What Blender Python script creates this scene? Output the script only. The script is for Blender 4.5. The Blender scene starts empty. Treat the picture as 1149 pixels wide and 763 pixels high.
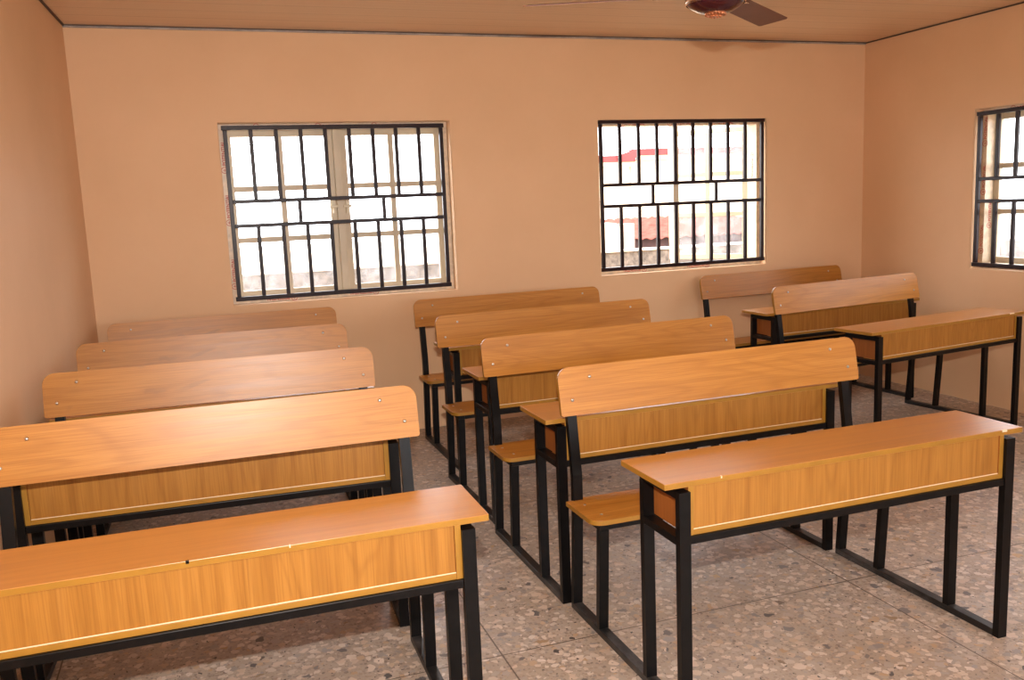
import bpy, bmesh, math, random
from mathutils import Vector, Matrix
random.seed(7)
C = bpy.context.scene.collection
R = math.radians

# ------------------------------------------------------------------ materials
def newmat(name):
    m = bpy.data.materials.new(name); m.use_nodes = True
    nt = m.node_tree; b = nt.nodes['Principled BSDF']
    return m, nt, b
def N(nt, t, **k):
    n = nt.nodes.new(t)
    for a, v in k.items():
        if a in n.inputs.keys() if hasattr(n.inputs, 'keys') else False: n.inputs[a].default_value = v
        else: setattr(n, a, v)
    return n
def L(nt, a, b): nt.links.new(a, b)
def ramp(nt, stops):
    r = nt.nodes.new('ShaderNodeValToRGB'); e = r.color_ramp.elements
    e[0].position, e[0].color = stops[0][0], (*stops[0][1], 1)
    e[1].position, e[1].color = stops[-1][0], (*stops[-1][1], 1)
    for p, c in stops[1:-1]:
        x = e.new(p); x.color = (*c, 1)
    return r
def coords(nt, scale, offset_by_object=True):
    tc = nt.nodes.new('ShaderNodeTexCoord'); mp = nt.nodes.new('ShaderNodeMapping')
    if offset_by_object:
        oi = nt.nodes.new('ShaderNodeObjectInfo'); ml = nt.nodes.new('ShaderNodeMath'); ml.operation = 'MULTIPLY'
        ml.inputs[1].default_value = 23.0
        L(nt, oi.outputs['Random'], ml.inputs[0])
        ad = nt.nodes.new('ShaderNodeVectorMath'); ad.operation = 'ADD'
        L(nt, tc.outputs['Object'], ad.inputs[0]); L(nt, ml.outputs[0], ad.inputs[1])
        L(nt, ad.outputs[0], mp.inputs['Vector'])
    else:
        L(nt, tc.outputs['Object'], mp.inputs['Vector'])
    mp.inputs['Scale'].default_value = scale
    return mp.outputs['Vector']
def noise(nt, vec, scale=1, detail=3, rough=.5, dist=0):
    n = nt.nodes.new('ShaderNodeTexNoise'); n.inputs['Scale'].default_value = scale
    n.inputs['Detail'].default_value = detail; n.inputs['Roughness'].default_value = rough
    n.inputs['Distortion'].default_value = dist
    L(nt, vec, n.inputs['Vector']); return n.outputs['Fac']
def mathn(nt, op, a, b=None):
    m = nt.nodes.new('ShaderNodeMath'); m.operation = op
    if hasattr(a, 'links'): L(nt, a, m.inputs[0])
    else: m.inputs[0].default_value = a
    if b is not None:
        if hasattr(b, 'links'): L(nt, b, m.inputs[1])
        else: m.inputs[1].default_value = b
    return m.outputs[0]
def mix(nt, fac, a, b, blend='MIX'):
    m = nt.nodes.new('ShaderNodeMix'); m.data_type = 'RGBA'; m.blend_type = blend
    if hasattr(fac, 'links'): L(nt, fac, m.inputs[0])
    else: m.inputs[0].default_value = fac
    for s, v in ((6, a), (7, b)):
        if hasattr(v, 'links'): L(nt, v, m.inputs[s])
        else: m.inputs[s].default_value = (*v, 1)
    return m.outputs[2]
def bump(nt, b, h, strength, dist=.01):
    n = nt.nodes.new('ShaderNodeBump'); n.inputs['Strength'].default_value = strength
    n.inputs['Distance'].default_value = dist
    L(nt, h, n.inputs['Height']); L(nt, n.outputs[0], b.inputs['Normal'])

def laminate(name, along, base, dark, light, stains=False, rough=.34, contrast=1.0, spec=.42):
    m, nt, b = newmat(name)
    lo, mid, hi = .55, 7.0, 95.0
    def sc(l, h): return (l, h, h) if along == 'x' else (h, h, l)
    v1 = coords(nt, sc(.5, 5.0)); v2 = coords(nt, sc(5.0, 260)); v3 = coords(nt, sc(.9, 38))
    n1 = noise(nt, v1, 1, 2, .5, .35)
    rings = mathn(nt, 'SINE', mathn(nt, 'MULTIPLY', n1, 110.0))
    rings = mathn(nt, 'MULTIPLY_ADD', rings, .5); rings.node.inputs[2].default_value = .5
    n2 = noise(nt, v2, 1, 3, .6)
    n3 = noise(nt, v3, 1, 3, .55)
    pores = ramp(nt, [(.36, (1, 1, 1)), (.56, (0, 0, 0))]); L(nt, n2, pores.inputs[0])
    c = ramp(nt, [(.25, tuple((p+q)/2 for p,q in zip(dark,base))), (.5, base), (.75, tuple((p+q)/2 for p,q in zip(light,base)))]); L(nt, n3, c.inputs[0])
    col = mix(nt, mathn(nt, 'MULTIPLY', pores.outputs[0], .42 * contrast), c.outputs[0], dark)
    col = mix(nt, mathn(nt, 'MULTIPLY', mathn(nt, 'POWER', rings, 4.0), .30 * contrast), col, dark)
    if stains:
        tc = nt.nodes.new('ShaderNodeTexCoord'); mp = nt.nodes.new('ShaderNodeMapping'); mp.inputs['Scale'].default_value = (2.6, 6, 9)
        L(nt, tc.outputs['Object'], mp.inputs['Vector'])
        s = noise(nt, mp.outputs[0], 1.0, 4, .6, .4)
        sr = ramp(nt, [(.62, (0, 0, 0)), (.67, (1, 1, 1))]); L(nt, s, sr.inputs[0])
        col = mix(nt, mathn(nt, 'MULTIPLY', sr.outputs[0], .45), col, (.30, .13, .035))
    L(nt, col, b.inputs['Base Color'])
    rr = ramp(nt, [(.3, (rough - .02,) * 3), (.7, (rough + .03,) * 3)]); L(nt, n3, rr.inputs[0]); L(nt, rr.outputs[0], b.inputs['Roughness'])
    b.inputs['Specular IOR Level'].default_value = spec
    bump(nt, b, n2, .05, .001)
    return m
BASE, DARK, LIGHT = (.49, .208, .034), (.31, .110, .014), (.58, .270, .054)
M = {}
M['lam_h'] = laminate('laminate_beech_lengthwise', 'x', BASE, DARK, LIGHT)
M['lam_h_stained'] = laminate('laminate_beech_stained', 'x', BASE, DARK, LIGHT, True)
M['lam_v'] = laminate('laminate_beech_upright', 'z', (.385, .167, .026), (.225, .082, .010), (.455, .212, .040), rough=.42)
M['lam_side_shaded'] = laminate('laminate_reddish_shaded_side', 'z', (.32, .105, .022), (.22, .065, .012), (.40, .14, .03), rough=.45)  # slightly redder laminate, with the side panels' shade darkened into its colour
M['lam_top'] = laminate('laminate_desk_top', 'x', (.53, .232, .052), (.40, .155, .030), (.60, .282, .075), rough=.31, contrast=.4, spec=.6)

def plain(name, col, rough=.5, metal=0, nscale=0, namt=.15, spec=.5, bmp=0):
    m, nt, b = newmat(name)
    b.inputs['Roughness'].default_value = rough; b.inputs['Metallic'].default_value = metal
    b.inputs['Specular IOR Level'].default_value = spec
    if nscale:
        v = coords(nt, (1, 1, 1)); n = noise(nt, v, nscale, 4, .6)
        r = ramp(nt, [(.3, tuple(c * (1 - namt) for c in col)), (.7, tuple(min(1, c * (1 + namt)) for c in col))])
        L(nt, n, r.inputs[0]); L(nt, r.outputs[0], b.inputs['Base Color'])
        if bmp: bump(nt, b, n, bmp, .003)
    else: b.inputs['Base Color'].default_value = (*col, 1)
    return m
M['edge'] = plain('edge_band_ochre', (.345, .165, .020), .38, nscale=14, namt=.1)
M['chip'] = plain('chipped_laminate_edge', (.86, .72, .50), .6)
M['steel'] = plain('black_painted_steel', (.0040, .0033, .0033), .36, nscale=30, namt=.35, spec=.22)
M['bolt'] = plain('zinc_bolt', (.62, .60, .57), .28, 1.0)
# floor rails carry rubbed paint
m, nt, b = newmat('rubbed_black_steel'); M['rail'] = m
v = coords(nt, (9, 3.5, 9)); n = noise(nt, v, 1.3, 5, .68)
r = ramp(nt, [(.50, (.010, .009, .009)), (.64, (.055, .050, .048)), (.72, (.11, .10, .095))]); L(nt, n, r.inputs[0]); L(nt, r.outputs[0], b.inputs['Base Color'])
b.inputs['Roughness'].default_value = .42
# painted plaster
m, nt, b = newmat('peach_wall_paint'); M['wall'] = m
v = coords(nt, (1, 1, 1), False); n = noise(nt, v, 1.3, 5, .6); n2 = noise(nt, v, 90, 3, .6)
r = ramp(nt, [(.3, (.710, .458, .262)), (.7, (.765, .505, .300))]); L(nt, n, r.inputs[0]); L(nt, r.outputs[0], b.inputs['Base Color'])
b.inputs['Roughness'].default_value = .62; b.inputs['Specular IOR Level'].default_value = .35; bump(nt, b, n2, .10, .003)
# ceiling: brown PVC planks running along x
m, nt, b = newmat('brown_pvc_ceiling'); M['ceiling'] = m
v = coords(nt, (.35, 60, 1), False); n = noise(nt, v, 1, 3, .6)
r = ramp(nt, [(.35, (.70, .50, .32)), (.65, (.76, .56, .38))]); L(nt, n, r.inputs[0])
tc = nt.nodes.new('ShaderNodeTexCoord'); sp = nt.nodes.new('ShaderNodeSeparateXYZ'); L(nt, tc.outputs['Object'], sp.inputs[0])
fr = mathn(nt, 'FRACT', mathn(nt, 'MULTIPLY', sp.outputs['Y'], 5.0))
gr = mathn(nt, 'LESS_THAN', fr, .03)
col = mix(nt, gr, r.outputs[0], (.50, .34, .20)); L(nt, col, b.inputs['Base Color'])
b.inputs['Roughness'].default_value = .33; bump(nt, b, mathn(nt, 'SUBTRACT', 1.0, gr), .4, .004)
# terrazzo
m, nt, b = newmat('terrazzo_floor'); M['floor'] = m
v = coords(nt, (1, 1, 1), False)
nz = noise(nt, v, 14, 2, .5)
def chips(scale, seedoff, thr, soft=.03):
    mp = nt.nodes.new('ShaderNodeMapping'); mp.inputs['Location'].default_value = (seedoff, seedoff * 1.7, 0); mp.inputs['Rotation'].default_value = (0, 0, seedoff)
    L(nt, v, mp.inputs['Vector'])
    nn = nt.nodes.new('ShaderNodeTexNoise'); nn.inputs['Scale'].default_value = scale * 1.5; nn.inputs['Detail'].default_value = 2; L(nt, mp.outputs[0], nn.inputs['Vector'])
    vm = nt.nodes.new('ShaderNodeVectorMath'); vm.operation = 'SCALE'; vm.inputs['Scale'].default_value = 1.0 / scale; L(nt, nn.outputs['Color'], vm.inputs[0])
    va = nt.nodes.new('ShaderNodeVectorMath'); L(nt, mp.outputs[0], va.inputs[0]); L(nt, vm.outputs[0], va.inputs[1])
    vo = nt.nodes.new('ShaderNodeTexVoronoi'); vo.voronoi_dimensions = '2D'; vo.inputs['Scale'].default_value = scale; L(nt, va.outputs[0], vo.inputs['Vector'])
    sep = nt.nodes.new('ShaderNodeSeparateColor'); L(nt, vo.outputs['Color'], sep.inputs[0])
    size = mathn(nt, 'MULTIPLY', sep.outputs[0], thr)          # every chip its own size, many none
    mk = mathn(nt, 'SUBTRACT', size, vo.outputs['Distance'])
    rp = ramp(nt, [(.02, (0, 0, 0)), (.02 + soft, (1, 1, 1))]); L(nt, mk, rp.inputs[0])
    return rp.outputs[0], sep
base = ramp(nt, [(.3, (.40, .325, .262)), (.7, (.50, .42, .345))]); L(nt, noise(nt, v, 2.2, 5, .65), base.inputs[0])
col = base.outputs[0]
for scale, off, thr, cols in ((70, 3.1, .60, [(0, (.25, .20, .17)), (.3, (.42, .33, .26)), (.75, (.30, .26, .24)), (1, (.58, .47, .38))]),
                              (33, 1.3, .60, [(0, (.34, .31, .29)), (.28, (.52, .44, .37)), (.55, (.70, .62, .55)), (.85, (.50, .35, .22)), (1, (.74, .66, .60))]),
                              (18, 5.2, .38, [(0, (.70, .59, .50)), (.5, (.62, .50, .41)), (.78, (.36, .33, .32)), (.92, (.10, .09, .09)), (1, (.58, .40, .22))])):
    mk, sep = chips(scale, off, thr)
    cr = ramp(nt, cols); L(nt, sep.outputs[1], cr.inputs[0])
    col = mix(nt, mk, col, cr.outputs[0])
mk, sep = chips(26, 9.7, .13)
col = mix(nt, mk, col, (.035, .032, .034))
sp = nt.nodes.new('ShaderNodeSeparateXYZ'); L(nt, v, sp.inputs[0])
J = None
for ax, o in (('X', .88), ('Y', 2.80)):
    f = mathn(nt, 'FRACT', mathn(nt, 'ADD', mathn(nt, 'DIVIDE', mathn(nt, 'SUBTRACT', sp.outputs[ax], o), 1.485), 20.5))
    d = mathn(nt, 'ABSOLUTE', mathn(nt, 'SUBTRACT', f, .5)); k = mathn(nt, 'LESS_THAN', d, .0018)
    J = k if J is None else mathn(nt, 'MAXIMUM', J, k)
col = mix(nt, mathn(nt, 'MULTIPLY', J, .9), col, (.10, .075, .055))
dirt = ramp(nt, [(.42, (1.0, 1.0, 1.0)), (.72, (.84, .77, .68))]); L(nt, noise(nt, v, 1.7, 6, .7), dirt.inputs[0])
col = mix(nt, 1.0, col, dirt.outputs[0], 'MULTIPLY')
L(nt, col, b.inputs['Base Color'])
rr = ramp(nt, [(.3, (.32,) * 3), (.7, (.55,) * 3)]); L(nt, noise(nt, v, 3, 5, .6), rr.inputs[0]); L(nt, rr.outputs[0], b.inputs['Roughness'])

M['frame'] = plain('cream_window_aluminium', (.62, .53, .38), .42, nscale=6, namt=.06)
M['film'] = plain('protective_film', (.70, .56, .40), .35, nscale=25, namt=.18)
M['red_ink'] = plain('red_print', (.50, .045, .04), .6)
M['grille'] = plain('dark_brown_grille_paint', (.016, .0045, .0045), .32, nscale=40, namt=.4, spec=.22)
M['sill'] = plain('sill_plaster', (.66, .40, .24), .6, nscale=12, namt=.12, bmp=.2)
M['handle'] = plain('cream_latch_plastic', (.70, .62, .45), .35)
M['trim'] = plain('grey_ceiling_trim', (.36, .31, .28), .35, nscale=9, namt=.35)
M['trimdark'] = plain('dark_trim_line', (.07, .045, .035), .6)  # dark line of the ceiling edge trim
M['fan_body'] = plain('maroon_enamel', (.045, .008, .012), .12, spec=.7)
M['fan_rim'] = plain('fan_chrome', (.75, .66, .60), .15, 1)
M['copper'] = plain('copper_rosette', (.62, .26, .13), .3, .9, nscale=60, namt=.5)
M['blade'] = plain('brown_fan_blade', (.16, .060, .034), .5, nscale=8, namt=.1, spec=.4)
M['bracket'] = plain('fan_bracket', (.55, .40, .28), .2, .9)
M['skirt'] = plain('skirting_paint', (.40, .20, .11), .5, nscale=5)
M['gravel'] = plain('rough_grey_block', (.125, .105, .088), .9, nscale=16, namt=.55, bmp=.8)
M['cream'] = plain('cream_render', (.72, .58, .42), .8, nscale=3, namt=.06)
M['peachout'] = plain('peach_render', (.30, .22, .17), .8, nscale=3, namt=.06)
M['redroof'] = plain('red_roof_sheet', (.22, .045, .045), 1, spec=0, nscale=3, namt=.15)
M['fascia'] = plain('pale_fascia', (.40, .31, .20), .7)
M['rust'] = plain('rusty_corrugated_iron', (.17, .058, .045), 1, spec=0, nscale=5, namt=.3)
M['shedwall'] = plain('dark_red_boards', (.045, .014, .012), .7, nscale=9, namt=.3)
M['earth'] = plain('pale_earth', (.60, .50, .38), .95, nscale=2, namt=.12)
m, nt, b = newmat('window_glass'); M['glass'] = m
out = nt.nodes['Material Output']; nt.nodes.remove(b)
tr = nt.nodes.new('ShaderNodeBsdfTransparent'); tr.inputs[0].default_value = (.93, .94, .95, 1)
gl = nt.nodes.new('ShaderNodeBsdfGlossy'); gl.inputs['Roughness'].default_value = .03
df = nt.nodes.new('ShaderNodeBsdfDiffuse'); df.inputs[0].default_value = (.9, .9, .92, 1)
tl = nt.nodes.new('ShaderNodeBsdfTranslucent'); tl.inputs[0].default_value = (.9, .9, .92, 1)
lw = nt.nodes.new('ShaderNodeLayerWeight'); lw.inputs[0].default_value = .5
fz = mathn(nt, 'MULTIPLY_ADD', mathn(nt, 'POWER', lw.outputs['Facing'], 4.0), .55).node; fz.inputs[2].default_value = .03
m1 = nt.nodes.new('ShaderNodeMixShader'); m2 = nt.nodes.new('ShaderNodeMixShader'); m3 = nt.nodes.new('ShaderNodeMixShader')
m3.inputs[0].default_value = .5; L(nt, df.outputs[0], m3.inputs[1]); L(nt, tl.outputs[0], m3.inputs[2])
vv = coords(nt, (3, 3, 3), False)
dr = ramp(nt, [(.4, (.05,) * 3), (.75, (.20,) * 3)]); L(nt, noise(nt, vv, 2.5, 5, .65), dr.inputs[0]); L(nt, dr.outputs[0], m2.inputs[0])
L(nt, tr.outputs[0], m2.inputs[1]); L(nt, m3.outputs[0], m2.inputs[2])
L(nt, fz.outputs[0], m1.inputs[0]); L(nt, m2.outputs[0], m1.inputs[1]); L(nt, gl.outputs[0], m1.inputs[2]); L(nt, m1.outputs[0], out.inputs[0])

# ------------------------------------------------------------------ mesh helpers
def add_box(bm, x0, x1, y0, y1, z0, z1, bev=0, mat=None, seg=2, idx=0):
    v = [bm.verts.new(p) for p in ((x0, y0, z0), (x1, y0, z0), (x1, y1, z0), (x0, y1, z0), (x0, y0, z1), (x1, y0, z1), (x1, y1, z1), (x0, y1, z1))]
    fs = [bm.faces.new([v[i] for i in q]) for q in ((0, 3, 2, 1), (4, 5, 6, 7), (0, 1, 5, 4), (1, 2, 6, 5), (2, 3, 7, 6), (3, 0, 4, 7))]
    for f in fs: f.material_index = idx
    if bev:
        es = list({e for f in fs for e in f.edges})
        bmesh.ops.bevel(bm, geom=es, offset=bev, segments=seg, affect='EDGES', profile=.5)
    return fs
def add_bar(bm, path, wx, wy, bev=.002, idx=0):
    """rectangular tube swept along points (sections stay horizontal for upright bars)"""
    rings = []
    for p in path:
        rings.append([bm.verts.new((p[0] + a * wx / 2, p[1] + b * wy / 2, p[2])) for a, b in ((-1, -1), (1, -1), (1, 1), (-1, 1))])
    fs = []
    for a, b in zip(rings, rings[1:]):
        for i in range(4): fs.append(bm.faces.new((a[i], a[(i + 1) % 4], b[(i + 1) % 4], b[i])))
    fs.append(bm.faces.new(rings[0][::-1])); fs.append(bm.faces.new(rings[-1]))
    for f in fs: f.material_index = idx
    if bev:
        es = {e for f in fs for e in f.edges if len(e.link_faces) == 2 and e.calc_face_angle(0) > .6}
        bmesh.ops.bevel(bm, geom=list(es), offset=bev, segments=2, affect='EDGES', profile=.5)
def add_prism(bm, outline, to3d, t0, t1, bev=0, side_idx=0):
    """outline (u,v) list extruded between thickness t0 and t1 through to3d(u,v,t)"""
    a = [bm.verts.new(to3d(u, v, t0)) for u, v in outline]; b = [bm.verts.new(to3d(u, v, t1)) for u, v in outline]
    n = len(a); caps = [bm.faces.new(a[::-1]), bm.faces.new(b)]; sides = []
    for i in range(n): sides.append(bm.faces.new((a[i], a[(i + 1) % n], b[(i + 1) % n], b[i])))
    for f in sides: f.material_index = side_idx
    if bev:
        bmesh.ops.bevel(bm, geom=list({e for f in caps for e in f.edges}), offset=bev, segments=2, affect='EDGES', profile=.5)
def add_lathe(bm, prof, cx, cy, seg=40, idx=0):
    rings = []
    for r, z in prof:
        rings.append([bm.verts.new((cx + r * math.cos(2 * math.pi * i / seg), cy + r * math.sin(2 * math.pi * i / seg), z)) for i in range(seg)] if r > 1e-6 else [bm.verts.new((cx, cy, z))])
    for a, b in zip(rings, rings[1:]):
        for i in range(seg):
            j = (i + 1) % seg
            if len(a) == 1: f = bm.faces.new((a[0], b[j], b[i]))
            elif len(b) == 1: f = bm.faces.new((a[i], a[j], b[0]))
            else: f = bm.faces.new((a[i], a[j], b[j], b[i]))
            f.material_index = idx; f.smooth = True
def obj(name, bm, mats, parent=None, smooth=False):
    bmesh.ops.recalc_face_normals(bm, faces=bm.faces)
    me = bpy.data.meshes.new(name); bm.to_mesh(me); bm.free()
    for m in (mats if isinstance(mats, (list, tuple)) else [mats]): me.materials.append(M[m])
    if smooth:
        for p in me.polygons: p.use_smooth = True
    o = bpy.data.objects.new(name, me); C.objects.link(o)
    if parent: o.parent = parent
    return o
def empty(name, loc=(0, 0, 0), rz=0):
    o = bpy.data.objects.new(name, None); o.empty_display_size = .1; C.objects.link(o)
    o.location = loc; o.rotation_euler = (0, 0, rz); return o
def tag(o, label=None, cat=None, group=None, kind=None):
    if label: o['label'] = label
    if cat: o['category'] = cat
    if group: o['group'] = group
    if kind: o['kind'] = kind
    return o
def rounded(x0, x1, y0, y1, r, n=7):
    """r = radii at (x0,y0),(x1,y0),(x1,y1),(x0,y1)"""
    pts = []
    for (cx, cy, a0, rr) in ((x0, y0, 180, r[0]), (x1, y0, 270, r[1]), (x1, y1, 0, r[2]), (x0, y1, 90, r[3])):
        sx = 1 if cx == x0 else -1; sy = 1 if cy == y0 else -1
        if rr <= 0: pts.append((cx, cy)); continue
        ox, oy = cx + sx * rr, cy + sy * rr
        for i in range(n + 1):
            a = R(a0 + 90 * i / n); pts.append((ox + rr * math.cos(a), oy + rr * math.sin(a)))
    return pts

# ------------------------------------------------------------------ camera
F_PX = 996.743; CZ = 1.5798
yaw, pitch, roll = R(19.0195), R(-8.8006), R(-2.4051)
fwd = Vector((math.sin(yaw) * math.cos(pitch), math.cos(yaw) * math.cos(pitch), math.sin(pitch)))
rt = Vector((math.cos(yaw), -math.sin(yaw), 0)); up = rt.cross(fwd)
r2 = rt * math.cos(roll) + up * math.sin(roll); u2 = -rt * math.sin(roll) + up * math.cos(roll)
cd = bpy.data.cameras.new('camera'); cam = bpy.data.objects.new('camera', cd); C.objects.link(cam)
cd.sensor_width = 36; cd.sensor_fit = 'HORIZONTAL'; cd.lens = F_PX * 36 / 1149; cd.clip_start = .05
mm = Matrix((r2, u2, -fwd)).transposed().to_4x4(); mm.translation = Vector((0, 0, CZ)); cam.matrix_world = mm
bpy.context.scene.camera = cam

# ------------------------------------------------------------------ room shell
XR, YB, ZC, YF = 5.24, 6.099, 2.739, -2.4
T = .23
def xl(y): return -.655 + .039 * (y - YB)
W1 = (.178, 1.712, .982, 2.158); W2 = (2.842, 4.300, 1.004, 2.150)
W3 = (3.55, 4.985, .972, 2.092)                              # along y on the right wall
W4_ADDED = (.60, 2.04, .972, 2.092)  # unseen second window on the right wall, added to bring in daylight
W5_ADDED = (.2, 1.64, .98, 2.12); W6_ADDED = (3.6, 5.04, .98, 2.12); DOOR_ADDED = (2.0, 3.2, .001, 2.15)      # unseen openings added in the wall behind the camera to let daylight in
def wall(name, u0, u1, holes, to3, h=ZC, z0=0):
    """solid wall from u0..u1; to3(u, d, z): d = 0 room face .. T outside; holes have a chamfered lip"""
    lip = .010; bm = bmesh.new()
    def grid(d, grow):
        hs = [(a - grow, b + grow, c - grow, e + grow) for a, b, c, e in holes]
        us = sorted({u0, u1, *[q for x in hs for q in x[:2]]}); zs = sorted({z0, h, *[q for x in hs for q in x[2:]]})
        vs = {(u, z): bm.verts.new(to3(u, d, z)) for u in us for z in zs}
        for a, b in zip(us, us[1:]):
            for c, e in zip(zs, zs[1:]):
                if any(x[0] <= (a + b) / 2 <= x[1] and x[2] <= (c + e) / 2 <= x[3] for x in hs): continue
                bm.faces.new((vs[a, c], vs[b, c], vs[b, e], vs[a, e]))
        return vs, hs
    f, hf = grid(0, lip); k, hk = grid(T, 0)
    for (a, b, c, e), (a2, b2, c2, e2) in zip(hf, hk):
        fr = [f[a, c], f[b, c], f[b, e], f[a, e]]; bk = [k[a2, c2], k[b2, c2], k[b2, e2], k[a2, e2]]
        steps = [(lip * (1 - math.sin(t)), lip * (1 - math.cos(t))) for t in (R(30), R(60), R(90))]
        prev = fr
        for g, dd in steps:
            mid = [bm.verts.new(to3(u, dd, z)) for u, z in ((a2 - g, c2 - g), (b2 + g, c2 - g), (b2 + g, e2 + g), (a2 - g, e2 + g))]
            for i in range(4): bm.faces.new((prev[i], prev[(i + 1) % 4], mid[(i + 1) % 4], mid[i])).smooth = True
            prev = mid
        for i in range(4): bm.faces.new((prev[i], prev[(i + 1) % 4], bk[(i + 1) % 4], bk[i]))
    for a, b in (((u0, 0, z0), (u1, 0, z0)),): pass
    # close the rim
    q = lambda u, z, d: bm.verts.new(to3(u, d, z))
    for (ua, za), (ub, zb) in (((u0, z0), (u1, z0)), ((u1, z0), (u1, h)), ((u1, h), (u0, h)), ((u0, h), (u0, z0))):
        bm.faces.new((q(ua, za, 0), q(ub, zb, 0), q(ub, zb, T), q(ua, za, T)))
    bmesh.ops.remove_doubles(bm, verts=bm.verts, dist=1e-5)
    return tag(obj(name, bm, 'wall'), kind='structure')
XLB = xl(YB); XLF = xl(YF)
wall('wall_back', XLB - T, XR + T, [W1, W2], lambda u, d, z: (u, YB + d, z))
wall('wall_right', YF, YB, [W3, W4_ADDED], lambda u, d, z: (XR + d, u, z))
wall('wall_front', XLF - T, XR + T, [W5_ADDED, W6_ADDED, DOOR_ADDED], lambda u, d, z: (u, YF - d, z))
wall('wall_left', YF, YB, [], lambda u, d, z: (xl(u) - d, u, z))
bm = bmesh.new(); add_box(bm, XLF - T, XR + T, YF - T, YB + T, -.15, 0); tag(obj('floor', bm, 'floor'), kind='structure')
bm = bmesh.new(); add_box(bm, XLF - T, XR + T, YF - T, YB + T, ZC, ZC + .08); tag(obj('ceiling', bm, 'ceiling'), kind='structure')
# ceiling edge trims
bm = bmesh.new(); add_box(bm, XLB, XR, YB - .014, YB - .0005, ZC - .016, ZC - .0005, .003)
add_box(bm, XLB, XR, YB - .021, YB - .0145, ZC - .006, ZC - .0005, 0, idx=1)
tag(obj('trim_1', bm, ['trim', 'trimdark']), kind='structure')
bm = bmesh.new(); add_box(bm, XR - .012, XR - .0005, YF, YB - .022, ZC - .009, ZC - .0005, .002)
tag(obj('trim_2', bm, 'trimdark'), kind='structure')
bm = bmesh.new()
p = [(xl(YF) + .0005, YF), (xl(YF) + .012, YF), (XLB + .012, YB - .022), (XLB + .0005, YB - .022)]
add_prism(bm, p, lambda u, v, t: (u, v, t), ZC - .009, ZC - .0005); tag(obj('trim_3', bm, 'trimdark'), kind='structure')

# ------------------------------------------------------------------ windows
def text_mesh(txt, size):
    cu = bpy.data.curves.new('printed_word', 'FONT'); cu.body = txt; cu.size = size; cu.extrude = .0003; cu.offset = .0006
    o = bpy.data.objects.new('printed_word', cu); C.objects.link(o)
    bpy.context.view_layer.update()
    me = bpy.data.meshes.new_from_object(o.evaluated_get(bpy.context.evaluated_depsgraph_get()))
    bpy.data.objects.remove(o); bpy.data.curves.remove(cu)
    me.materials.clear(); me.materials.append(M['red_ink'])
    return me
def prong_circle(bm, cx, cz, r, y0, y1):
    pts = [(cx + r * math.cos(2 * math.pi * i / 16), cz + r * math.sin(2 * math.pi * i / 16)) for i in range(16)]
    add_prism(bm, pts, lambda u, v, t: (u, t, v), y0, y1)
def sash(parent, x0, x1, z0, z1, hinge=None, angle=0, handle_x=None):
    """casement with 2x3 panes, in the plane y = 0 .. .035 of its own pivot"""
    hx = x0 if hinge != 'right' else x1
    s = empty('window_sash', (hx, 0, 0), angle); s.parent = parent
    a, b = x0 - hx, x1 - hx; st = .042; mu = .036
    bm = bmesh.new()
    add_box(bm, a, a + st, 0, .036, z0, z1, .003); add_box(bm, b - st, b, 0, .036, z0, z1, .003)
    add_box(bm, a + st - .002, b - st + .002, .002, .034, z0, z0 + st, .003); add_box(bm, a + st - .002, b - st + .002, .002, .034, z1 - st, z1, .003)
    xm = (a + b) / 2; add_box(bm, xm - mu / 2, xm + mu / 2, .004, .030, z0 + st - .002, z1 - st + .002, .003)
    for k in (1, 2):
        zz = z0 + st + (z1 - z0 - 2 * st) * k / 3
        add_box(bm, a + st - .002, b - st + .002, .003, .031, zz - mu / 2, zz + mu / 2, .003)
    obj('sash_frame', bm, 'frame', s)
    bm = bmesh.new(); add_box(bm, a + st - .006, b - st + .006, .014, .018, z0 + st - .006, z1 - st + .006)
    obj('window_pane', bm, 'glass', s)
    if handle_x is not None:
        hz = (z0 + z1) / 2 + .03; hxx = handle_x - hx
        bm = bmesh.new(); add_box(bm, hxx - .011, hxx + .011, -.012, 0, hz - .05, hz + .05, .004)
        add_box(bm, hxx - .028, hxx + .028, -.030, -.012, hz - .008, hz + .012, .005); add_box(bm, hxx - .008, hxx + .008, -.028, -.012, hz - .045, hz + .01, .004)
        obj('window_handle', bm, 'handle', s)
    return s
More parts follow.
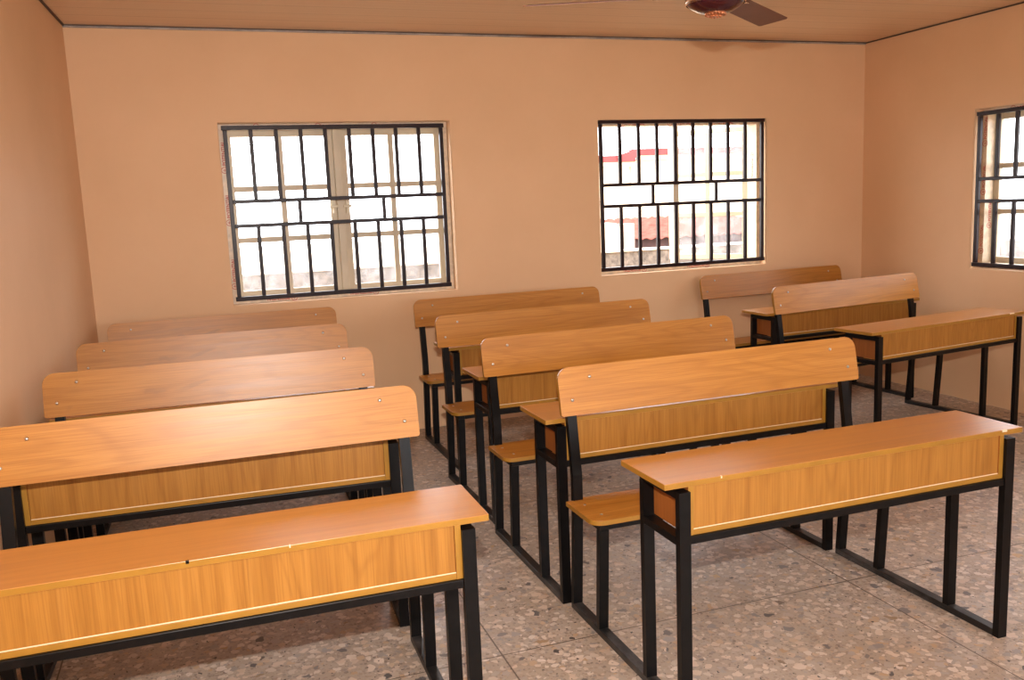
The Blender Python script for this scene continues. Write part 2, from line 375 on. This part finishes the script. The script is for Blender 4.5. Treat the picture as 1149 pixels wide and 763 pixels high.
def window(name, hole, root_loc, rz, left_open=None, right_open=None, depth=.155):
    """local x runs along the wall, y points outward, z up; hole in local x"""
    w = tag(empty(name, root_loc, rz), kind='structure')
    a, b, c, e = hole; a += .001; b -= .001; c += .001; e -= .001
    fw = .034; y0, y1 = depth, depth + .06; xm = (a + b) / 2
    bm = bmesh.new()
    add_box(bm, a, a + fw, y0, y1, c, e, .002); add_box(bm, b - fw, b, y0, y1, c, e, .002)
    add_box(bm, a + fw - .001, b - fw + .001, y0, y1, c, c + fw, .002); add_box(bm, a + fw - .001, b - fw + .001, y0, y1, e - fw, e, .002)
    add_box(bm, xm - .024, xm + .024, y0 - .004, y1, c + fw - .001, e - fw + .001, .002)
    obj('window_frame', bm, 'frame', w)
    piv = empty('sash_pair', (0, y0 + .012, 0)); piv.parent = w
    for nm, x0, x1, hg, op, hx in (('l', a + fw, xm - .024, 'left', left_open, xm - .045), ('r', xm + .024, b - fw, 'right', right_open, xm + .045)):
        s = sash(w, x0, x1, c + fw, e - fw, hg, op or 0, hx if not op else None)
        s.location.y = y0 + .012 if not op else y1 + .002
    bpy.data.objects.remove(piv)
    # deep box frame still in its printed protective film
    fd = .085; k = .036
    bm = bmesh.new()
    add_box(bm, a, a + k, fd, y0 - .001, c, e, .002); add_box(bm, b - k, b, fd, y0 - .001, c, e, .002)
    add_box(bm, a + k, b - k, fd, y0 - .001, c, c + k, .002); add_box(bm, a + k, b - k, fd, y0 - .001, e - k, e, .002)
    f = tag(obj('protective_film', bm, 'film', w), 'cream film with red print on the frame')
    def put(loc, ax, ay):                                        # ax, ay: directions of glyph x and y
        ax, ay = Vector(ax), Vector(ay); m4 = Matrix((ax, ay, ax.cross(ay))).transposed().to_4x4(); m4.translation = Vector(loc)
        o = bpy.data.objects.new('printed_word', me); C.objects.link(o); o.parent = f; o.matrix_local = m4
    me = text_mesh('\u2295 POTENTIAL', .030)
    yf = fd - .0006
    for zz in (c + .10, c + .52, c + .86): put((a + .031, yf, zz), (0, 0, 1), (-1, 0, 0))       # left upright, reading upwards
    for xx in (.42, .98): put((a + xx, yf, c + .030), (-1, 0, 0), (0, 0, -1))                 # bottom, upside down
    for xx in (.22, .62, 1.0): put((a + xx, yf, e - .030), (1, 0, 0), (0, 0, 1))
    put((a + k + .0006, fd + .060, c + .28), (0, 0, 1), (0, -1, 0))
    put((b - k - .0006, fd + .065, e - .25), (0, 0, -1), (0, -1, 0))
    return w
def grille(label, x0, x1, z0, z1, h1, h2, root_loc, rz, y=.022):
    g = tag(empty('window_grille', root_loc, rz), label, 'window grille')
    t = .020
    for zz, ext in ((z0, .022), (z1, .022)):
        bm = bmesh.new(); add_box(bm, x0 - ext, x1 + .020, y - .013, y + .013, zz - .014, zz + .014, .002); obj('frame_rail', bm, 'grille', g)
    for xx in (x0, x1):
        bm = bmesh.new(); add_box(bm, xx - .013, xx + .013, y - .012, y + .012, z0 + .0145, z1 - .0145, .002); obj('frame_upright', bm, 'grille', g)
    for zz in (h1, h2):
        bm = bmesh.new(); add_box(bm, x0 + .0135, x1 - .0135, y - .011, y + .011, zz - .0125, zz + .0125, .002); obj('cross_rail', bm, 'grille', g)
    for k in range(1, 9):
        xx = x0 + (x1 - x0) * k / 9
        for a, b in ((h1 + .0127, z1 - .0143), (z0 + .0143, h2 - .0127)):
            bm = bmesh.new(); add_box(bm, xx - .0125, xx + .0125, y - .010, y + .010, a, b, .002); obj('upright_bar', bm, 'grille', g)
    for q in (.305, .70):
        xx = x0 + (x1 - x0) * q
        bm = bmesh.new(); add_box(bm, xx - .012, xx + .012, y - .010, y + .010, h2 + .0127, h1 - .0127, .002); obj('short_bar', bm, 'grille', g)
    return g
window('window_1', W1, (0, YB, 0), 0)
grille('dark brown steel window grille on the left window of the back wall', 0.218, 1.650, 1.022, 2.127, 1.657, 1.499, (0, YB, 0), 0)
window('window_2', W2, (0, YB, 0), 0, left_open=R(105), right_open=R(-48))
grille('dark brown steel window grille on the back-wall window nearer the right corner', 2.868, 4.270, 1.047, 2.138, 1.676, 1.519, (0, YB, 0), 0)
# right wall: local x = distance towards the camera, local y outward (+X)
def rw(h): return (-h[1], -h[0], h[2], h[3])
window('window_3', rw(W3), (XR, 0, 0), R(-90))
grille('dark brown steel window grille on the right wall cut by the photo edge', -4.952, -3.58, 1.000, 2.058, 1.606, 1.450, (XR, 0, 0), R(-90))
window('added_window_4', rw(W4_ADDED), (XR, 0, 0), R(-90))
window('added_window_5', (-W5_ADDED[1], -W5_ADDED[0], W5_ADDED[2], W5_ADDED[3]), (0, YF, 0), R(180))
window('added_window_6', (-W6_ADDED[1], -W6_ADDED[0], W6_ADDED[2], W6_ADDED[3]), (0, YF, 0), R(180))

# ------------------------------------------------------------------ school desk with attached bench
W, D, H, TH = .6916, .285, .75, .018
LX, PXW = .6486, .6112
TX = .0374; TY = .025                                         # steel tube, across and along the depth
def make_desk(board_mat):
    r = empty('school_desk')
    bm = bmesh.new(); add_prism(bm, rounded(-W, W, 0, D, (.003,) * 4, 2), lambda u, v, t: (u, v, t), H - TH, H, .0012, 1)
    top = obj('desk_top', bm, ['lam_top', 'edge'], r)
    # storage box under the top
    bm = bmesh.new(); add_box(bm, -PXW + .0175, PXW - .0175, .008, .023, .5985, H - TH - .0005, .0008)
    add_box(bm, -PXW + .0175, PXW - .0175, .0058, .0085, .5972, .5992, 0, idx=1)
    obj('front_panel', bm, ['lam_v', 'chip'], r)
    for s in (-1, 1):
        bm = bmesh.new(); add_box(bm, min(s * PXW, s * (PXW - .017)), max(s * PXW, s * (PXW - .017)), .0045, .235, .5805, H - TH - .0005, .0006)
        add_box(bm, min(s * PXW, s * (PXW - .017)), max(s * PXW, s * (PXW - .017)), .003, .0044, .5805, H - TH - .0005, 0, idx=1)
        obj('side_panel', bm, ['lam_side_shaded', 'edge'], r)
    bm = bmesh.new(); add_box(bm, -PXW + .0175, PXW - .0175, .003, .235, .5805, .597, .0008); obj('box_bottom', bm, ['edge'], r)
    # steel frame
    xs = LX - TX / 2
    for s in (-1, 1):
        x = s * xs
        bm = bmesh.new(); add_bar(bm, [(x, .0025, .0), (x, .0025, .720)], TX, TY); obj('desk_leg', bm, 'steel', r)
        bm = bmesh.new(); add_bar(bm, [(x, .2275, .025), (x, .2275, .6955)], TX, TY); obj('desk_leg', bm, 'steel', r)
        bm = bmesh.new(); add_box(bm, x - TX / 2, x + TX / 2, .0155, .240, .696, .720, .002); obj('top_rail', bm, 'steel', r)
        bm = bmesh.new(); add_box(bm, x - TX / 2, x + TX / 2, .0155, .2145, .553, .578, .002); obj('side_rail', bm, 'steel', r)
        bm = bmesh.new(); add_box(bm, x - TX / 2, x + TX / 2, .0155, .836, .0, .025, .002); obj('floor_rail', bm, 'rail', r)
        bm = bmesh.new(); add_bar(bm, [(x, .592, .0255), (x, .566, .4095)], TX, TY); obj('bench_leg', bm, 'steel', r)
        bm = bmesh.new(); add_bar(bm, [(x, .823, .0255), (x, .790, .42), (x, .790, .552), (x, .8245, .77), (x, .852, .915)], TX, TY, .002)
        obj('backrest_post', bm, 'steel', r)
        bm = bmesh.new(); add_box(bm, x - TX / 2, x + TX / 2, .553, .777, .410, .4345, .002); obj('seat_side_rail', bm, 'steel', r)
    bm = bmesh.new(); add_box(bm, -xs + TX / 2 + .0003, xs - TX / 2 - .0003, -.006, .019, .556, .580, .002); obj('front_rail', bm, 'steel', r)
    bm = bmesh.new(); add_box(bm, -xs + TX / 2 + .0003, xs - TX / 2 - .0003, .215, .240, .556, .580, .002); obj('rear_rail', bm, 'steel', r)
    bm = bmesh.new(); add_box(bm, -xs + TX / 2 + .0003, xs - TX / 2 - .0003, .553, .578, .410, .4345, .002); obj('seat_rail', bm, 'steel', r)
    bm = bmesh.new(); add_box(bm, -xs + TX / 2 + .0003, xs - TX / 2 - .0003, .750, .775, .410, .4345, .002); obj('seat_rail', bm, 'steel', r)
    # seat, notched round the posts
    xi, xo = xs - TX / 2 - .002, xs + TX / 2 + .002; sx = .679
    out = rounded(-sx, sx, .536, .776, (.045, .045, 0, 0))
    k = len(out) - 2
    out = out[:k] + [(sx, .784), (xo, .784), (xo, .7755), (xi, .7755), (xi, .800), (-xi, .800), (-xi, .7755), (-xo, .7755), (-xo, .784), (-sx, .784)]
    bm = bmesh.new(); add_prism(bm, out, lambda u, v, t: (u, v, t), .435, .453, .0012, 1)
    seat = obj('seat', bm, ['lam_h', 'edge'], r)
    for s in (-1, 1):
        for yy in (.60, .72):
            bm = bmesh.new(); add_lathe(bm, [(0, .4528), (.006, .4528), (.0055, .4545), (.003, .4555), (0, .4556)], s * (xs - .012 * (yy < .65)), yy, 12)
            obj('seat_screw', bm, 'bolt', seat, True)
    # backrest board, leaning back
    bw = .6816; zb, zt, yb, yt = .7805, .9598, .7880, .8245
    hgt = math.hypot(zt - zb, yt - yb); uz = Vector((0, yt - yb, zt - zb)) / hgt; nr = Vector((0, -uz.z, uz.y)).normalized()
    def bp(u, v, t): q = Vector((u, yb, zb)) + uz * v - nr * t; return q
    bm = bmesh.new(); add_prism(bm, rounded(-bw, bw, 0, hgt, (.008, .008, .048, .048)), bp, 0, .017, .0012, 1)
    back = obj('backrest', bm, [board_mat, 'edge'], r)
    for s in (-1, 1):
        for u, v in ((.5521, .7621 * hgt), (.6319, .316 * hgt)):
            bm = bmesh.new(); add_lathe(bm, [(0, 0), (.0065, 0), (.006, .002), (.0035, .0038), (0, .0042)], 0, 0, 14)
            M4 = Matrix((Vector((1, 0, 0)), uz, nr)).transposed().to_4x4(); M4.translation = bp(s * u, v, 0)
            bm.transform(M4); obj('bolt', bm, 'bolt', back, True)
    # mounting bar behind the board
    bm = bmesh.new(); bmv = Matrix.Identity(4)
    add_box(bm, -.60, .60, 0, .012, 0, .03, .001)
    M4 = Matrix((Vector((1, 0, 0)), -nr, uz)).transposed().to_4x4(); M4.translation = bp(0, .10, .0175)
    bm.transform(M4); obj('mounting_bar', bm, 'steel', r)
    return r
def children_of(o): return [c for c in C.objects if c.parent == o]
def copy_tree(o, parent=None):
    c = o.copy(); C.objects.link(c); c.parent = parent
    for ch in children_of(o): copy_tree(ch, c)
    return c
SPOTS = [
 ('A', 1.903, 2.213, .276, 'nearest orange laminate school desk of the middle row, whole bench visible behind it'),
 ('B', 1.879, 3.096, .316, 'orange laminate school desk second from the front in the middle row'),
 ('C', 1.909, 4.057, .329, 'orange laminate school desk third from the front in the middle row'),
 ('D', 1.998, 4.990, .133, 'rearmost orange laminate school desk of the middle row, backrest near the back wall'),
 ('L1', -.019, 2.212, -.776, 'large orange laminate school desk in the front left, cut by the left photo edge'),
 ('L2', -.020, 3.195, -2.614, 'orange laminate school desk second from the front along the left wall'),
 ('L3', .024, 4.099, -1.338, 'orange laminate school desk third from the front along the left wall'),
 ('L4', .133, 4.970, 1.225, 'rearmost school desk along the left wall, below the left window of the back wall'),
 ('R1', 4.295, 4.189, 7.389, 'front school desk of the right-hand row, slightly turned, beside the right wall'),
 ('R2', 4.326, 5.179, 2.614, 'rear school desk of the right-hand row, in the far right room corner'),
]
proto = make_desk('lam_h'); placed = {}
for i, (k, x, y, a, lab) in enumerate(SPOTS):
    o = proto if i == 0 else copy_tree(proto)
    o.location = (x, y, 0); o.rotation_euler = (0, 0, R(a))
    tag(o, lab, 'desk', 'school desks with attached benches in three rows')
    placed[k] = o
    if k in ('L2', 'L3', 'L4'):
        for c in children_of(o):
            if c.name.startswith('backrest') and not c.name.startswith('backrest_post'):
                c.data = c.data.copy(); c.data.materials[0] = M['lam_h_stained']
                tag(c, 'orange wood backrest with brown smudges')

for k, lst in {'A': [(.610, .022, 'chip'), (-.50, .004, 'chip')], 'L1': [(-.078, .008, 'steel'), (.166, .003, 'chip')], 'R1': [(.56, .045, 'chip')]}.items():
    dt = [c for c in children_of(placed[k]) if c.name.startswith('desk_top')][0]
    for cx, cw, m in lst:
        bm = bmesh.new(); add_box(bm, cx - cw / 2, cx + cw / 2, -.0006, .006, H - .007, H + .0004, .0003)
        tag(obj('edge_chip', bm, m, dt), 'dark nick in the desk edge' if m == 'steel' else 'pale chip in the desk edge')

# ------------------------------------------------------------------ ceiling fan
FX, FY, FZ = 1.826, 2.899, 2.209
fan = tag(empty('ceiling_fan', (FX, FY, FZ)), 'brown three-blade ceiling fan with maroon motor, cut by the top edge', 'ceiling fan')
bm = bmesh.new(); add_lathe(bm, [(0, .012), (.035, .012), (.060, .018), (.090, .034), (.1045, .048), (.107, .056), (.107, .085), (.100, .100), (.06, .125), (.03, .135), (0, .136)], 0, 0, 56)
obj('motor_housing', bm, 'fan_body', fan, True)
bm = bmesh.new(); add_lathe(bm, [(.1035, .044), (.1085, .048), (.1105, .053), (.1085, .058), (.1035, .060)], 0, 0, 56); obj('housing_rim', bm, 'fan_rim', fan, True)
bm = bmesh.new(); add_lathe(bm, [(0, 0), (.016, .001), (.030, .005), (.037, .010), (.040, .016), (.030, .019), (0, .019)], 0, 0, 30)
for i in range(18):
    a = 2 * math.pi * i / 18; bmesh.ops.create_icosphere(bm, subdivisions=1, radius=.0055, matrix=Matrix.Translation((.034 * math.cos(a), .034 * math.sin(a), .008)))
for i in range(10):
    a = 2 * math.pi * i / 10; bmesh.ops.create_icosphere(bm, subdivisions=1, radius=.005, matrix=Matrix.Translation((.018 * math.cos(a), .018 * math.sin(a), .002)))
obj('rosette', bm, 'copper', fan, True)
bm = bmesh.new(); add_lathe(bm, [(.011, .13), (.011, .50), (0, .50)], 0, 0, 16); obj('down_rod', bm, 'bracket', fan, True)
bm = bmesh.new(); add_lathe(bm, [(.02, .44), (.055, .50), (.06, ZC - FZ - .0005), (0, ZC - FZ - .0005)], 0, 0, 28); obj('canopy', bm, 'fan_body', fan, True)
for k, (ang, pit) in enumerate(((157.5, -13), (37.5, -5), (278.0, -6))):
    def bl(u, v, t):                                             # u along the blade, v across, t thickness
        p = Vector((u, v, t)); p = Matrix.Rotation(R(pit), 3, 'X') @ p
        return Matrix.Rotation(R(ang), 3, 'Z') @ (p + Vector((0, 0, .075)))
    bm = bmesh.new()
    add_prism(bm, [(.16, -.045), (.20, -.060), (.655, -.068), (.67, -.06), (.69, .055), (.68, .062), (.20, .058), (.16, .045)], bl, -.0015, .0015)
    bld = obj('fan_blade', bm, 'blade', fan)
    bm = bmesh.new()
    add_prism(bm, [(.085, -.018), (.13, -.020), (.17, -.046), (.22, -.052), (.205, -.03), (.225, 0), (.205, .03), (.22, .050), (.17, .044), (.13, .020), (.085, .018)], bl, -.0055, -.0018)
    obj('blade_bracket', bm, 'bracket', bld)

# ------------------------------------------------------------------ outside
GZ = -.6
bm = bmesh.new(); add_box(bm, -25, 45, -25, 60, GZ - .2, GZ); tag(obj('ground', bm, 'earth'), kind='structure')
bm = bmesh.new(); add_box(bm, XLF - .28, XR + .28, YF - .28, YB + .28, GZ, -.151); tag(obj('trim_4', bm, 'cream'), kind='structure')
bm = bmesh.new(); add_box(bm, -4, 7.2, 8.5, 8.7, GZ, 1.015, .01)
add_box(bm, -4, 7.2, 8.48, 8.72, 1.012, 1.03, .005, idx=1)
tag(obj('boundary_wall', bm, ['gravel', 'cream']), 'low rough grey block wall seen outside the back windows', 'wall')
bm = bmesh.new(); add_box(bm, 7.9, 8.1, -3, 8.3, GZ, .98, .01); tag(obj('boundary_wall', bm, 'gravel'), 'low grey block wall seen outside the right-hand window', 'wall')
# neighbouring house
hs = tag(empty('house', (8, 18, GZ)), 'cream neighbouring house with a red roof seen through the right back window', 'house')
def hb(name, m, *a, **k):
    bm = bmesh.new(); add_box(bm, *a, **k); return obj(name, bm, m, hs)
hb('house_wall', 'cream', -.6, 1.28, .3, 4, 0, 2.95); hb('house_wall', 'cream', 1.29, 8, .25, 4, 0, 3.02)
def roof(x0, x1, y0, z0, z1):
    bm = bmesh.new(); add_box(bm, x0, x1, y0, y0 + .05, z0, z1, .005)
    add_prism(bm, [(y0 + .04, z1), (y0 + .35, z1), (y0 + .35, z1 - .08), (y0 + .04, z1 - .08)], lambda u, v, t: (t, u, v), x0, x1)
    rf = obj('roof', bm, 'redroof', hs)
    bm = bmesh.new(); add_box(bm, x0 + .02, x1 - .02, y0 + .02, y0 + .06, z0 - .10, z0 - .001); obj('fascia_board', bm, 'fascia', rf)
bm = bmesh.new(); add_prism(bm, [(.80, 3.095), (1.30, 3.23), (1.30, 3.085), (1.20, 2.965), (.85, 2.965)], lambda u, v, t: (u, t, v), -.03, -.001); obj('roof_valley', bm, 'redroof', hs)
roof(-.9, 1.28, 0, 2.96, 3.10); roof(1.281, 8.2, -.02, 3.09, 3.235)
# shed and masonry behind the boundary wall
sh = tag(empty('shed', (5.74, 11.2, GZ)), 'small dark red shed with rusty corrugated roof seen through the right back window', 'shed')
bm = bmesh.new(); add_box(bm, .0, 2.6, 0, 1.8, 0, 1.60); obj('shed_wall', bm, 'shedwall', sh)
bm = bmesh.new(); n = 90
pts = [(-.1 + 2.8 * i / n, .014 * math.sin(2 * math.pi * i / 5)) for i in range(n + 1)]
for (a, ha), (b2, hb2) in zip(pts, pts[1:]):
    q = [(a, -.15, 1.60 + ha), (b2, -.15, 1.60 + hb2), (b2, 2.0, 1.84 + hb2), (a, 2.0, 1.84 + ha)]
    lo = [bm.verts.new(p) for p in q]; hi = [bm.verts.new((p[0], p[1], p[2] + .006)) for p in q]
    bm.faces.new(lo[::-1]); bm.faces.new(hi); bm.faces.new((lo[0], lo[1], hi[1], hi[0])); bm.faces.new((lo[2], lo[3], hi[3], hi[2]))
bmesh.ops.remove_doubles(bm, verts=bm.verts, dist=1e-5); obj('shed_roof', bm, 'rust', sh)
bm = bmesh.new(); add_prism(bm, rounded(0, 1.9, 0, 1.86, (0, 0, .14, 0)), lambda u, v, t: (3.35 + u, 10.6 + t, GZ + v), 0, .2, .01)
tag(obj('garden_wall', bm, 'cream'), 'pale cream wall with a rounded corner outside, left of the rusty shed', 'wall')
bm = bmesh.new(); add_box(bm, 5.27, 5.44, 10.62, 10.80, GZ, 1.24, .01)
tag(obj('gate_pillar', bm, 'peachout'), 'peach pillar outside between the cream wall and the rusty shed', 'pillar')

# ------------------------------------------------------------------ light
w = bpy.data.worlds.new('overcast_sky'); bpy.context.scene.world = w; w.use_nodes = True
bg = w.node_tree.nodes['Background']; bg.inputs[0].default_value = (.97, .97, 1.0, 1); bg.inputs[1].default_value = 5.6
def area(name, loc, rot, sx, sy, power, color=(1, 1, 1), portal=False):
    l = bpy.data.lights.new(name, 'AREA'); l.shape = 'RECTANGLE'; l.size = sx; l.size_y = sy; l.energy = power; l.color = color
    o = bpy.data.objects.new(name, l); C.objects.link(o); o.location = loc; o.rotation_euler = rot
    if portal: l.cycles.is_portal = True
    return o
def portal(hole, fn, rot):
    a, b, c, e = hole; area('window_portal', fn((a + b) / 2, (c + e) / 2), rot, b - a, e - c, 1, portal=True)
for h in (W1, W2): portal(h, lambda u, z: (u, YB + T + .01, z), (R(-90), 0, 0))
for h in (W3, W4_ADDED): portal(h, lambda u, z: (XR + T + .01, u, z), (0, R(90), 0))
for h in (W5_ADDED, W6_ADDED, DOOR_ADDED): portal(h, lambda u, z: (u, YF - T - .01, z), (R(90), 0, 0))
# on-camera flash, a hand's breadth above the lens
fl = area('camera_flash', (0, 0, 0), (0, 0, 0), .045, .028, 41, (1.0, .94, .88))
fm = mm.copy(); fm.translation = Vector((0, 0, CZ)) + u2 * .235 + r2 * .004; fl.matrix_world = fm
fl.data.spread = R(150)

s = bpy.context.scene
s.view_settings.view_transform = 'Standard'; s.view_settings.look = 'None'; s.view_settings.gamma = 1
s.view_settings.use_curve_mapping = False; s.view_settings.exposure = 0.90
s.cycles.max_bounces = 10; s.cycles.diffuse_bounces = 6; s.cycles.transparent_max_bounces = 16
s.cycles.use_denoising = True; s.cycles.sample_clamp_indirect = 6
